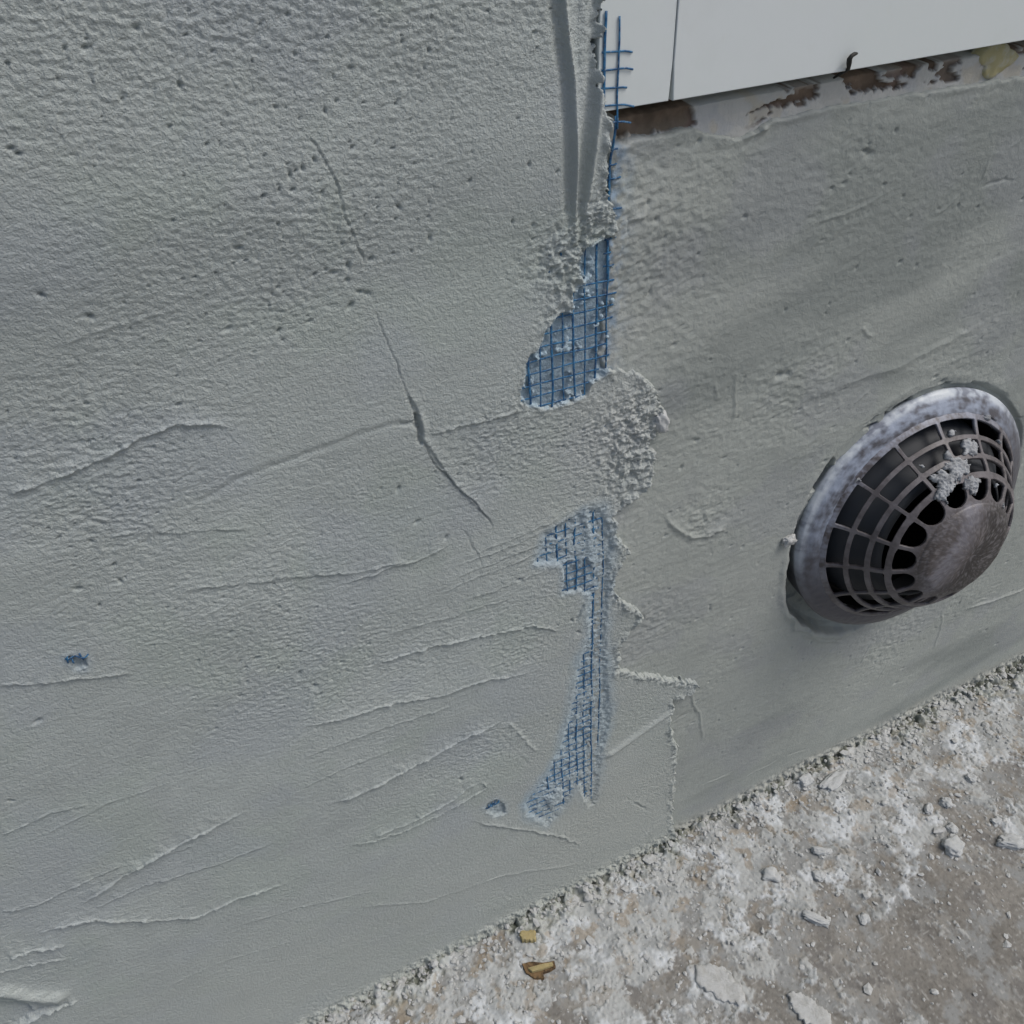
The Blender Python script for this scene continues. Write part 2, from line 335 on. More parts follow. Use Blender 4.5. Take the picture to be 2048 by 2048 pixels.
    h += mm*(.35+.7*sst(.2, .24, Z))*np.exp(-((sd-.0012)/.0016)**2)*np.clip(fbm(X, Z, .008, 2, 121)+.3, 0, 1)+mm*.7*sst(XP+.003, XP+.02, X)*sst(.19, .22, Z)*sst(.34, .32, Z)
    near_e = np.exp(-(np.clip(sd, 0, 1)/.0035)**2)*sst(.34, .32, Z); h += mm*near_e*(1.3*fbm(X, Z, .0042, 4, 123, gain=.65)+.3)
    k = sst(.0004, -.0009, sd+.0012*fbm(X, Z, .0035, 3, 125)); h = h*(1-k)-.012*k
    foot = sst(.016, 0, Z)
    h += mm*foot*(2.6*np.clip(fbm(X, Z, .0055, 4, 131, gain=.65)+.15, -1, 2)+.8)
    return h, rough

def net_base(x, z):
    return float(base_left(np.array([x]), np.array([z if z < .425 else .42]))[0]+lf(np.array([x]), np.array([z]))[0])
A = axis(-.165, .262, .00040, -1.6, .262); B_ = axis(-.006, .535, .00040, -.02, 2.4)
X, Z = np.meshgrid(A, B_)
h, rough = left_height(X, Z)
tone = 1.02+.07*fbm(X, Z, .10, 3, 200)+.05*fbm(X, Z, .012, 3, 204)+.03*fbm(X, Z, .002, 2, 207)
c = np.ones(X.shape+(3,))*np.array([.372, .406, .396])*tone[..., None]
gm = sst(.05, .5, fbm(X, Z, .045, 3, 210)); c = mixc(c, .45*gm, (.365, .412, .380))
bm_ = sst(.0, .5, fbm(X, Z, .06, 3, 214)); c = mixc(c, .35*bm_, (.36, .395, .425))
seam = poly_sd(X+.002*fbm(X, Z, .01, 3, 40), Z, H3); c = mixc(c, .60*sst(-.007, .002, seam), (.25, .39, .53))
s1 = poly_sd(X+.001*fbm(X, Z, .006, 3, 40), Z, H1); c = mixc(c, .55*sst(-.0012, .001, s1), (.35, .51, .65))
for P in (H2, H4, H5, H6):
    s1 = poly_sd(X, Z, P); c = mixc(c, (.6 if P is H2 or P is H5 else .3)*sst(-.004, .002, s1), (.26, .38, .50))
rubble = np.exp(-((X-W(1250, 850)[0])**2+(Z-W(1250, 850)[1])**2)/.03**2); c = mixc(c, .5*rubble, (.47, .48, .465))
warm = sst(.16, .05, Z)*.6+.5*sst(.09, .16, X)*sst(.40, .3, Z); c = mixc(c, np.clip(warm, 0, 1), (.392, .418, .395)); foot = sst(.02, 0, Z); c = mixc(c, .6*foot, (.40, .415, .37))
wall = sheet('rendered_wall', A, B_, h, c, M_RENDER, 'wall', .05)
tag(wall, 'rough grey freshly rendered wall with trowel marks filling the left side', 'wall')

# ---------------------------------------------------------------- plinth on the right
PT = [(1195, 284), (1245, 279), (1300, 270), (1345, 262), (1390, 255), (1410, 262), (1450, 272), (1490, 272), (1520, 258), (1545, 236), (1620, 218), (1700, 205), (1800, 190), (1900, 172), (2048, 150), (2300, 108)]
PTW = WL(PT)
def plinth_top(x): return np.interp(x, PTW[:, 0], PTW[:, 1])
def plinth_height(X, Z):
    mm = .001
    near = np.exp(-np.clip(X-XP, 0, 1)/.014); h = mm*2.3*near*sst(.475, .462, Z)*sst(-.01, .04, Z)
    h += lf(X, Z)-.010*sst(-.0002, -.0022, X-XP+.0045+.0025*fbm(X, Z, .012, 3, 345))
    rough = np.clip(.55+.5*fbm(X, Z, .05, 3, 311)+.8*np.exp(-np.clip(X-XP, 0, 1)/.02), .08, 1.5)
    def blob(u, v, r, amt):
        cx, cz = W(u*K, v*K); return amt*np.exp(-((X-cx)**2+(Z-cz)**2)/(r*r))
    rough += blob(1240, 330, .03, .9)+blob(1470, 720, .02, .7)+blob(1320, 990, .014, 2.0)+blob(1210, 470, .02, .8)+blob(1500, 740, .02, .6)+blob(1220, 1180, .02, .8)+blob(1700, 1200, .03, 1.2)+blob(1350, 760, .02, .3)+blob(1250, 500, .02, .3)
    rough += blob(1620, 280, .01, .6)
    rough *= sst(0, .10, Z)*.75+.25
    n = fbm(X, Z, .0042, 3, 321, ax=1.7, ang=-.1, gain=.6)
    h += mm*rough*(.20*fbm(X, Z, .0030, 3, 322, ax=1.6, ang=-.1, gain=.65)-.20*np.abs(fbm(X, Z, .0045, 3, 331, ax=1.6, gain=.6)))+mm*.07*fbm(X, Z, .004, 3, 340, ax=8, ang=.12)+mm*.10*fbm(X, Z, .012, 2, 341, ax=5, ang=.15)
    jit = .0008*fbm(X, Z, .011, 3, 370)
    for i, (pts, hh, wd, lip) in enumerate([
        ([(1500, 758), (1600, 725), (1700, 690), (1800, 640), (1860, 610)], .4, 2.2, .25), ([(1820, 1150), (1870, 1135), (1940, 1108)], .8, 1.3, .5),
        ([(1250, 975), (1300, 1015), (1345, 1010), (1375, 985)], .7, 1.1, .4), ([(1165, 1180), (1200, 1170)], .8, .8, .3), ([(1486, 1120), (1490, 1150), (1497, 1188), (1560, 1190), (1640, 1182)], .9, .9, .7), ([(1330, 1005), (1370, 1000)], .6, 1, .3), ([(1620, 1260), (1640, 1220), (1680, 1180)], .35, .7, .2), ([(1350, 720), (1352, 760)], .3, .8, .2), ([(1385, 700), (1388, 790)], .3, .8, .2),
        ([(1510, 1190), (1540, 1210), (1590, 1212)], .5, 1.2, .3), ([(1330, 1480), (1380, 1460)], .25, .7, .2),
        ([(1560, 720), (1640, 700), (1760, 700), (1900, 640)], .2, 3, .1), ([(1180, 412), (1215, 405)], .5, .6, .3),
        ([(1296, 1290), (1320, 1350), (1325, 1400)], .45, .7, .2), ([(1780, 1150), (1775, 1190), (1760, 1230)], .25, .7, .2)]):
        D, S, T = seg_dist(X+jit, Z+jit, WL(pts, K)); tp = sst(0, .15, T)*sst(1, .85, T); m = D < .02; d = D*S*1000
        h[m] += mm*tp[m]*(hh*np.exp(-(d[m]/wd)**2)+lip*np.exp(-np.abs(d[m])/4)*sst(-.3, .3, d[m]))
    for (u, v, r, dp) in [(1472, 708, 1.6, 2.2), (1485, 706, 1.2, 1.2), (1315, 832, 1.0, 1.6), (1270, 650, .9, 1), (1700, 495, .9, 1.2), (1640, 290, 1.8, 1.2), (1632, 284, 1, 1.4),
                          (1590, 345, .8, 1), (1930, 375, .8, 1), (1255, 1010, .8, 1), (1690, 1290, 1.3, 1), (1660, 1240, 1, .8), (1210, 1165, 1.0, 1.6), (1195, 1180, 1, 1.2),
                          (1330, 985, .9, .8), (1800, 1165, .9, .8), (1690, 1357, 1.8, 3), (1780, 720, 1.5, 1.8), (1765, 712, 1.2, 1.5), (1925, 790, 1.1, 1.2), (1860, 1190, 1, 1.2), (1880, 1215, 1.2, 1), (1900, 1060, 1, 1)]:
        cx, cz = W(u*K, v*K); h -= mm*dp*np.exp(-(((X-cx)/(r*1.3*mm))**2+((Z-cz)/(r*.8*mm))**2))
    c = perlin(X/.0040, Z/.0034, 360); h -= mm*.8*sst(.60, .80, c)*sst(.25, .8, rough)
    rs = np.random.RandomState(77)
    for i in range(34):
        x0 = rs.uniform(.18, .56); z0 = rs.uniform(.02, .44); a = rs.normal(.12, .25) if rs.rand() < .75 else rs.uniform(1.1, 1.9); L = rs.uniform(.008, .045)
        P = np.array([[x0+L*t*math.cos(a), z0+L*t*math.sin(a)+.0012*math.sin(5*t+i)] for t in np.linspace(0, 1, 6)])
        D, S, T = seg_dist(X+jit, Z+jit, P, .006); m = D < .006; d = D*S*1000; sg_ = 1 if rs.rand() < .55 else -1
        h[m] += mm*sst(0, .2, T[m])*sst(1, .7, T[m])*rs.uniform(.15, .5)*sg_*np.exp(-(d[m]/rs.uniform(.4, .9))**2)
    # gap and packed plaster round the vent
    dx, dz = X-VC[0], Z-VC[1]; r = np.hypot(dx, dz)*1000+.9*fbm(X, Z, .012, 2, 380); az = np.degrees(np.arctan2(dz, dx))
    ll = np.exp(-((((az+140+180) % 360)-180)/42)**2)      # wide hollow at the lower left
    ul = np.exp(-((((az-150+180) % 360)-180)/45)**2)*sst(-.25, .0, fbm(X, Z, .016, 2, 385))
    re = np.interp(az, [-180, -158, -135, -111, -80, -40, 0, 12, 52, 77, 102, 122, 136, 149, 165, 180], [83.5, 84.9, 83.2, 85, 82, 80, 82, 82, 78, 80.2, 88.1, 93.4, 95.3, 92.2, 87.5, 83.5])
    q = r-re                                            # distance outside the visible rim, mm
    ul = np.exp(-((((az-142+180) % 360)-180)/50)**2)*sst(-.10, .12, fbm(X, Z, .018, 3, 385))
    h -= mm*(10*ll*sst(3.8, 1.8, q)+12*ul*sst(3.0, 1.6, q)+2.2*sst(1.6, -.2, q))*sst(-16, -9, q)
    h += mm*1.3*np.exp(-((q-5.5)/2.3)**2)*(.3+.9*ll)*np.clip(.5+fbm(X, Z, .02, 2, 388), 0, 1.4)
    inside = sst(-8, -12, q); h = h*(1-inside)+inside*(-.012)
    # ragged top edge, dropping back to the ledge
    t = plinth_top(X+.001*fbm(X, Z, .006, 2, 390))+.0008*fbm(X, Z, .008, 3, 391); k = sst(-.0007, .0007, Z-t)
    h += mm*.7*np.exp(-((Z-t+.0015)/.0016)**2)*np.clip(fbm(X, Z, .02, 2, 395)+.5, 0, 1.3)
    sdl = poly_sd(X, Z, WL([(1405, 258), (1440, 250), (1520, 245), (1535, 258), (1495, 274), (1445, 276)])); h += mm*2.0*sst(-.001, .002, sdl)
    h = h*(1-k)-.010*k
    foot = sst(.014, 0, Z+.004*fbm(X, Z, .03, 2, 398)); h += mm*foot*(2.6*np.clip(fbm(X, Z, .0055, 4, 399, gain=.65)+.05, -1, 2)+.4)
    return h, rough
A = axis(.135, .60, .00058, .135, 3.0); B_ = axis(-.006, .49, .00058, -.02, .50)
X, Z = np.meshgrid(A, B_)
h, rough = plinth_height(X, Z)
tone = 1+.05*fbm(X, Z, .09, 3, 400)+.045*fbm(X, Z, .010, 3, 404)
c = np.ones(X.shape+(3,))*np.array([.338, .362, .340])*tone[..., None]
def gb(u, v, r, ax=1.0):
    cx, cz = W(u, v); return np.exp(-(((X-cx)/(r*ax))**2+((Z-cz)/r)**2))
damp = sst(.05, .75, .55*fbm(X, Z, .035, 3, 410, ax=3.2, ang=.10)+.9*gb(1800, 420, .05, 2.4)+.45*gb(2048, 620, .05, 2)+.3*gb(1900, 1330, .04, 2))
c = mixc(c, .75*damp, (.215, .238, .228))
bl = sst(.0, .5, fbm(X, Z, .05, 3, 414)); c = mixc(c, .3*bl, (.29, .305, .325))
lgt = gb(1560, 1150, .035)+.6*gb(1300, 520, .03); c = mixc(c, np.clip(.30*lgt, 0, 1), (.37, .385, .37))
sm = np.exp(-np.clip(X-XP, 0, 1)/.012)*sst(.1, .5, fbm(X, Z, .02, 2, 420)+.4); c = mixc(c, .35*sm, (.38, .40, .40))
bs = np.exp(-np.clip(X-XP+.002+.002*fbm(X, Z, .005, 3, 426), 0, 1)/.0030)*sst(.27, .30, Z)*(.6+.4*sst(.38, .42, Z))*np.clip(.5+1.6*fbm(X, Z, .005, 4, 425, gain=.65), 0, 1); c = mixc(c, .75*bs, (.24, .34, .46))
foot = sst(.02, 0, Z+.004*fbm(X, Z, .02, 2, 430)); c = mixc(c, .7*foot, (.40, .40, .36))
pl = sheet('plinth_wall', A, B_, h, c, M_PLINTH, 'wall', .05,
           holes=lambda x, z: np.hypot(x-VC[0], z-VC[1]) < .064)
tag(pl, 'smoother darker grey plinth wall with damp patches around the round vent', 'wall')

# ---------------------------------------------------------------- ledge of old masonry between plinth and panels
ZP = W(1660, 150)[1]
A = axis(.15, .60, .0005, .13, 3.0); B_ = np.arange(.42, .52, .0005)
X, Z = np.meshgrid(A, B_)
mm = .001
pn = .0012*fbm(X, Z, .006, 3, 500); Xw, Zw = X+pn+.0012*fbm(X, Z, .0025, 2, 506), Z+.0016*fbm(X, Z, .005, 4, 505, gain=.65)
brown_polys = [[(1235, 215), (1390, 190), (1393, 225), (1398, 250), (1340, 262), (1240, 282)],
               [(1500, 232), (1530, 215), (1575, 196), (1625, 172), (1642, 170), (1640, 200), (1600, 205), (1560, 215), (1520, 226), (1490, 238)],
               [(1690, 168), (1700, 140), (1750, 138), (1775, 165), (1805, 168), (1806, 178), (1770, 186), (1720, 184)],
               [(1815, 128), (1850, 118), (1842, 140), (1828, 162), (1820, 160)], [(1862, 112), (1890, 108), (1880, 135), (1870, 146)],
               [(1535, 160), (1700, 130), (1700, 150), (1640, 158), (1590, 172)], [(2010, 75), (2060, 70), (2060, 102), (2030, 108)]]
brown = np.zeros(X.shape)
for P in brown_polys: brown = np.maximum(brown, sst(-.0002, .0003, poly_sd(Xw, Zw, WL(P))))
fl2 = sst(.33, .42, fbm(X, Z, .011, 4, 512, ax=1.8, gain=.65))*sst(W(1480, 200)[0], W(1560, 200)[0], X); brown = np.maximum(brown, .9*fl2*sst(.472, .466, Z+0*X)*(Z > plinth_top(X)+.001)); extra = sst(.35, .45, fbm(X, Z, .022, 3, 510, ax=2.5))*sst(W(2060, 100)[0]-.01, W(2060, 100)[0]+.02, X); brown = np.maximum(brown, extra)
h = -.0015+mm*.5*fbm(X, Z, .012, 3, 515)+mm*1.5*(1-brown)
h += mm*.7*np.exp(-((brown-.5)/.35)**2)
h -= mm*1.2*brown*np.clip(fbm(X, Z, .01, 3, 520)+.3, 0, 2)
h -= .012*sst(-.002, -.007, Z-plinth_top(X)); h -= .0012
q0 = W(1345, 201, .006); q1 = W(2048, 80, .006); h -= .010*sst(-.0048, -.0040, Z-(q0[1]+(q1[1]-q0[1])/(q1[0]-q0[0])*(X-q0[0])))
c = np.ones(X.shape+(3,))*np.array([.47, .475, .455]); c *= (1+.08*fbm(X, Z, .02, 3, 530))[..., None]
c = mixc(c, .55*sst(.1, .4, fbm(X, Z, .018, 3, 533)), (.40, .42, .44)); c = mixc(c, .35*sst(.2, .5, fbm(X, Z, .012, 3, 536)), (.44, .38, .26))
bc = np.ones(c.shape)*np.array([.145, .108, .080]); bc *= (1+.45*fbm(X, Z, .008, 3, 540))[..., None]
bc = mixc(bc, sst(.15, .5, fbm(X, Z, .015, 3, 544)), (.19, .14, .115)); bc = mixc(bc, .8*sst(0, .4, fbm(X, Z, .02, 2, 546)+.25)*sst(W(1395, 240)[0], W(1380, 240)[0], X)*sst(.468, .458, Z), (.25, .22, .17))
c = c*(1-brown[..., None])+bc*brown[..., None]
c = np.clip(c, .02, .8)
lg = sheet('masonry_ledge', A, B_, h, c, M_LEDGE, 'wall', .05)
tag(lg, 'narrow strip of brown masonry with flaking white paint beneath the white panels', 'ledge')

def mesh_obj(name, bm, mat, parent=None, smooth=True):
    me = bpy.data.meshes.new(name); bm.normal_update(); bm.to_mesh(me); bm.free()
    if smooth:
        for p in me.polygons: p.use_smooth = True
    me.materials.append(mat); o = bpy.data.objects.new(name, me); COL.objects.link(o); o.parent = parent
    return o
sp = WL([(1965, 118), (1985, 100), (2015, 96), (2030, 112), (2028, 135), (2000, 142), (1970, 138)])
bm = bmesh.new(); ctr = sp.mean(0); front = []; backv = []
N = 60
rngs = np.random.RandomState(3)
vs = {}
for i in range(9):
    for j in range(N):
        a = 2*math.pi*j/N; rr = i/8
        ka = np.interp(a, np.linspace(0, 2*math.pi, 8), [1, .7, 1.25, 1.1, .6, 1.2, .8, 1])
        x = ctr[0]+.0125*rr*ka*math.cos(a); z = ctr[1]+.0062*rr*ka*math.sin(a)+.1*(x-ctr[0])*0
        y = .0012-.0016*math.sqrt(max(0, 1-rr*rr))-.0007*mnoise.noise(Vector((x*300, z*300, 0)))
        vs[i, j] = bm.verts.new((x, y if i < 8 else .004, z))
for i in range(8):
    for j in range(N):
        try: bm.faces.new((vs[i, j], vs[i+1, j], vs[i+1, (j+1) % N], vs[i, (j+1) % N]))
        except Exception: pass
bmesh.ops.remove_doubles(bm, verts=bm.verts, dist=1e-6)
s_ = mesh_obj('sealant', bm, new_mat('old_sealant', base=(.37, .34, .19), rough=.8, tints=((200, .45, .6, .7, (.42, .42, .36)),)), lg)
s_['label'] = 'yellow foam sealant smear on the ledge'

# ---------------------------------------------------------------- white panels
def panel(name, pts, y0, y1, bev=.00025):
    """pts: outline (x, z) counterclockwise seen from the camera"""
    bm = bmesh.new(); f = [bm.verts.new((x, y0, z)) for x, z in pts]; bk = [bm.verts.new((x, y1, z)) for x, z in pts]
    bm.faces.new(f); bm.faces.new(bk[::-1]); n = len(pts)
    for i in range(n): bm.faces.new((f[i], bk[i], bk[(i+1) % n], f[(i+1) % n]))
    bmesh.ops.recalc_face_normals(bm, faces=bm.faces)
    bmesh.ops.bevel(bm, geom=[e for e in bm.edges if abs(e.verts[0].co.y-y0) < 1e-6 and abs(e.verts[1].co.y-y0) < 1e-6], offset=bev, segments=2, affect='EDGES', profile=.5)
    return mesh_obj(name, bm, M_PANEL, smooth=False)
HP = .0060
a0 = W(1195, 226, HP); a1 = W(1337, 202, HP); b0 = W(1345, 201, HP); b1 = W(2048, 80, HP)
jt = W(1346, 125, HP); jtop = (jt[0]+.0004, 2.4)
sl_ = (b1[1]-b0[1])/(b1[0]-b0[0])
p1 = panel('cladding_panel', [(a0[0], a0[1]), (a1[0], a1[1]), (jt[0]-.0001, jt[1]), (jtop[0]-.0001, 2.4), (a0[0], 2.4)], -HP, .012)
tag(p1, 'narrow white cladding panel hanging behind the blue net, left of the black joint', 'panel', 'white cladding panels')
p2 = panel('cladding_panel', [(b0[0], b0[1]), (b1[0]+2.4, b1[1]+sl_*2.4), (b1[0]+2.4, 2.4), (jtop[0]+.0001, 2.4), (jt[0]+.0002, jt[1])], -HP-.0004, .012)
tag(p2, 'wide white cladding panel reaching to the right edge above the flaking ledge', 'panel', 'white cladding panels')

# ---------------------------------------------------------------- tubes
def tube(bm, pts, r, seg=6, flat=1.0, cap=True):
    pts = [Vector(p) for p in pts]; rings = []
    for i, p in enumerate(pts):
        t = (pts[min(i+1, len(pts)-1)]-pts[max(i-1, 0)]).normalized()
        a = t.cross(Vector((0, 1, 0)));
        if a.length < 1e-4: a = Vector((1, 0, 0))
        a.normalize(); b = t.cross(a).normalized(); rr = r[i] if hasattr(r, '__len__') else r
        rings.append([bm.verts.new(p+a*rr*math.cos(2*math.pi*k/seg)+b*rr*flat*math.sin(2*math.pi*k/seg)) for k in range(seg)])
    for i in range(len(rings)-1):
        for k in range(seg): bm.faces.new((rings[i][k], rings[i][(k+1) % seg], rings[i+1][(k+1) % seg], rings[i+1][k]))
    if cap: bm.faces.new(rings[0][::-1]); bm.faces.new(rings[-1])
bm = bmesh.new()
wp = [(1697, 137, 0), (1698, 127, 1.6), (1699, 118, 2), (1703, 112, 2), (1709, 108, 1.6), (1714, 107, 1)]
pts = []
for u, v, o_ in wp:
    q = W(u, v, HP+.001+o_*.001); pts.append((q[0], -(HP+.001+o_*.001), q[1]))
pts = [pts[0]]+[pts[i] for i in range(1, 6)]
pts.insert(0, (pts[0][0], -.001, pts[0][2]-.004))
tube(bm, pts, [.0004, .0007, .0009, .0009, .0007, .0007, .0004], 8)
wr = mesh_obj('bent_wire', bm, M_WIRE); tag(wr, 'short black curled wire stub poking up over the bottom edge of the white panel', 'wire')

# ---------------------------------------------------------------- blue fibreglass net
net_rng = random.Random(11)
_gx = np.linspace(.05, .20, 76); _gz = np.linspace(.05, .55, 251); _X, _Z = np.meshgrid(_gx, _gz); _NB = base_left(_X, np.minimum(_Z, .42))+lf(_X, _Z)
def NB(x, z):
    fx = min(max((x-.05)/.002, 0), 74.99); fz = min(max((z-.05)/.002, 0), 249.99); i, j = int(fz), int(fx); u, v = fx-j, fz-i
    return float(_NB[i, j]*(1-u)*(1-v)+_NB[i, j+1]*u*(1-v)+_NB[i+1, j]*(1-u)*v+_NB[i+1, j+1]*u*v)
bm = bmesh.new()
xc = [W(1055.6, 740)[0], W(1077.6, 740)[0], W(1098, 740)[0], W(1117.7, 740)[0], W(1138, 740)[0], W(1160, 640)[0], W(1187.6, 600)[0], W(1212, 580)[0]]
pitch = (xc[7]-xc[1])/6
PX = [xc[1]+pitch*k for k in range(-3, 8)]
def net_h(x, z):
    b = NB(x, z)
    hh = b-.00105
    t = min(1, max(0, (z-.448)/.02)); t = t*t*(3-2*t)
    hh = hh*(1-t)+.0063*t
    low = min(1, max(0, (.33-z)/.02)); hh -= .00010*low
    return hh+.00022*mnoise.noise(Vector((x*160, z*160, 3.0)))
ZTOP = W(1208, 22, .006)[1]
def wob(a, b, s): return .0006*mnoise.noise(Vector((a*60, b*60, s)))
lean = -.02
def NBL(x, z): return float(lf(np.array([x]), np.array([z]))[0])
pts = []
for i in range(30):
    z = .417+.055*i/29; x = PX[9]+(z-.36)*lean+wob(PX[9], z, 3)
    pts.append((x, -(.0023+.0036*float(sst(.455, .470, z))+NBL(x, z)+.0003*mnoise.noise(Vector((x*300, z*300, 1)))), z))
tube(bm, pts, .0005, 6, .55)
for k, x0 in enumerate(PX):
    z1 = ZTOP if k in (8, 9) else (.437 if k != 7 else .43)
    if k == 9: z1 = W(1236, 32, .006)[1]
    z0 = .095 if k > 3 else (.12 if k > 1 else .17)
    if k == 10: z0, z1 = .39, .41
    if k == 9: segs = [(z0, .425), (.468, z1)]
    elif k == 10: segs = []
    else: segs = [(z0, z1)]
    for (zs, ze) in segs:
        n = int((ze-zs)/.0016); pts = []
        for i in range(n+1):
            z = zs+(ze-zs)*i/n; x = x0+(z-.36)*lean+wob(x0, z, k*3.1)
            pts.append((x, -(net_h(x, z)+.0001), z))
        tube(bm, pts, .00036 if k % 2 else .00048, 6, .55)
nr = int((.505-.09)/.00495)
for i in range(nr+1):
    z0 = .09+i*.00495
    if z0 > ZTOP-.006: continue
    top = z0 > .468
    if .418 < z0 < .468:
        if net_rng.random() < .8:
            xa, xb = PX[8]+.0015, PX[9]+net_rng.uniform(.0005, .0035)
            pts = [(xa+(xb-xa)*j/6, -(.0024+.0035*sst(.458, .468, z0)+.9*NBL(xa, z0)+.0003*math.sin(j+i)), z0+wob(xa+j*.001, z0, i)) for j in range(7)]
            tube(bm, pts, .00030, 6, .6)
        continue
    xs, xe = (PX[7]+.001, W(1262, 150, .006)[0]+net_rng.uniform(-.0015, .0015)) if top else (PX[0]-.004+net_rng.uniform(-.003, .003), PX[9]+net_rng.uniform(-.004, .001))
    if .40 < z0 < .43: xe = PX[9]+net_rng.uniform(.001, .004)
    if not top and z0 > .43: xe = PX[8]+.002
    n = int((xe-xs)/.0012); pts = []
    for j in range(n+1):
        x = xs+(xe-xs)*j/n; z = z0+(-.06 if top else -.03)*(x-PX[5])+wob(x, z0, 50+i*1.7)
        if top: z -= .0012*max(0, (x-PX[9])/.006)
        pts.append((x, -(net_h(x, z)+.00005), z))
    tube(bm, pts, .00030 if top else .00038, 6, .6)
# frayed scrap of the same net lower left and by the foot
net = mesh_obj('reinforcement_net', bm, M_MESH)
tag(net, 'blue fibreglass mesh tape showing through torn grey render at the seam', 'mesh tape')
def scrap(cu, cv, n, label, seed):
    r = random.Random(seed); bm = bmesh.new(); cx, cz = W(cu, cv, .003)
    hb = net_base(cx, cz)-.0006
    for i in range(n):
        a = r.choice([0, 1.5])+r.uniform(-.5, .5); L = r.uniform(.002, .0042); ox, oz = r.uniform(-.0025, .0025), r.uniform(-.0012, .0012)
        pts = [(cx+ox+math.cos(a)*L*t, -(hb+.0007+.0008*math.sin(3*(t+.5))), cz+oz+math.sin(a)*L*t+.0006*math.sin(5*t+i)) for t in [q/8-.5 for q in range(9)]]
        tube(bm, pts, .00028, 6)
    o = mesh_obj('net_scrap', bm, M_MESH); tag(o, label, 'mesh scrap', 'loose scraps of blue net'); return o
scrap(984, 1606, 9, 'tuft of blue net threads left of the lower end of the exposed mesh tape', 1)
scrap(150, 1310, 5, 'tiny blue threads poking from smooth render near the left edge', 2)

# ---------------------------------------------------------------- vent cover
vn = Vector(VN); va = vn.cross(Vector((0, 0, 1))).normalized(); vb = va.cross(vn).normalized()
vent = empty('vent_cover', (VC[0], -.001, VC[1]))
tag(vent, 'domed dark plastic vent grille smeared with plaster, set in the right wall', 'vent cover')
R3 = Matrix((va, vb, vn)).transposed()          # local x, y in the ring plane, z out of the wall
KV = .972                                        # the cover stands a few millimetres proud of the wall
VP3 = Vector(CAM)+(Vector((VC[0], 0, VC[1]))-Vector(CAM))*KV
vent.matrix_world = Matrix.Translation(VP3) @ R3.to_4x4() @ Matrix.Scale(KV, 4)
PROF = [(.0660, .0062), (.0636, .0085), (.0598, .0114), (.0559, .0151), (.0520, .0192), (.0485, .0232), (.0454, .0273), (.0428, .0300), (.0395, .0328), (.0348, .0356), (.0312, .0378), (.0285, .0392)]
pr = np.array(PROF); sarc = np.r_[0, np.cumsum(np.hypot(*np.diff(pr, axis=0).T))]; SL = sarc[-1]
def prof(s): return np.interp(s, sarc, pr[:, 0]), np.interp(s, sarc, pr[:, 1])
NC = 15; PH = math.radians(3)
def arc_of(r): return float(np.interp(-r, -pr[:, 0], sarc))
rows = []
cent = [arc_of(.0598), arc_of(.0520), arc_of(.0454), arc_of(.0352)]
half = [.0043, .0039, .0037, .0058]
def is_hole(s, th):
    da = ((th-PH+math.pi/NC) % (2*math.pi/NC))-math.pi/NC
    r, _ = prof(s); d = abs(da)*r; wdt = math.pi/NC*r
    for i in range(3):
        if abs(s-cent[i]) < half[i] and d < wdt-.00095:
            ex = max(0, abs(s-cent[i])-(half[i]-.0007)); ey = max(0, d-(wdt-.00095-.0007))
            return ex*ex+ey*ey <= .0007**2
    u = (s-cent[3])/half[3]
    if abs(u) < 1:
        lim = (wdt-.0011)*(1-max(0, u)**2.2)**.5 if u > 0 else (wdt-.0011)*min(1, (1+u)*3.2)**.5
        return d < lim
    return False
NS, NT = 190, 1080
bm = bmesh.new(); S = np.linspace(0, SL, NS+1); RR, HH = prof(S)
# smooth the profile a little
kern = np.ones(9)/9; RR2 = np.r_[RR[:4], np.convolve(RR, kern, 'valid'), RR[-4:]]; HH2 = np.r_[HH[:4], np.convolve(HH, kern, 'valid'), HH[-4:]]
sg = (S[:-1]+S[1:])/2; tg = (np.arange(NT)+.5)*2*math.pi/NT
DA = ((tg-PH+math.pi/NC) % (2*math.pi/NC))-math.pi/NC
hole = np.zeros((NS, NT), bool)
rg, _ = prof(sg)
for i in range(NS):
    d = np.abs(DA)*rg[i]; wdt = math.pi/NC*rg[i]; s = sg[i]
    for q in range(3):
        if abs(s-cent[q]) < half[q]:
            ex = max(0, abs(s-cent[q])-(half[q]-.0008)); ey = np.maximum(0, d-(wdt-.0010-.0008)); hole[i] |= (d < wdt-.0010) & (ex*ex+ey*ey <= .0008**2)
    u = (s-cent[3])/half[3]
    if abs(u) < 1:
        lim = (wdt-.00105)*math.sqrt(1-max(0, u)**2.2) if u > 0 else (wdt-.00105)*min(1, (1+u)*4+.55); hole[i] |= d < lim
used = {}
TH = .0018
def vget(i, j):
    k = (i, j % NT)
    if k not in used:
        a = 2*math.pi*(j % NT)/NT; used[k] = bm.verts.new((RR2[i]*math.cos(a), RR2[i]*math.sin(a), HH2[i]))
    return used[k]
for i in range(NS):
    for j in range(NT):
        if not hole[i, j]: bm.faces.new((vget(i, j), vget(i, j+1), vget(i+1, j+1), vget(i+1, j)))
def paint(o, tintf):
    me = o.data; co = np.empty(len(me.vertices)*3, np.float32); me.vertices.foreach_get('co', co); co = co.reshape(-1, 3)
    T = tintf(co); T = np.concatenate([T, np.ones((len(T), 1))], 1).astype(np.float32)
    at = me.attributes.new('tint', 'FLOAT_COLOR', 'POINT'); at.data.foreach_set('color', T.ravel())
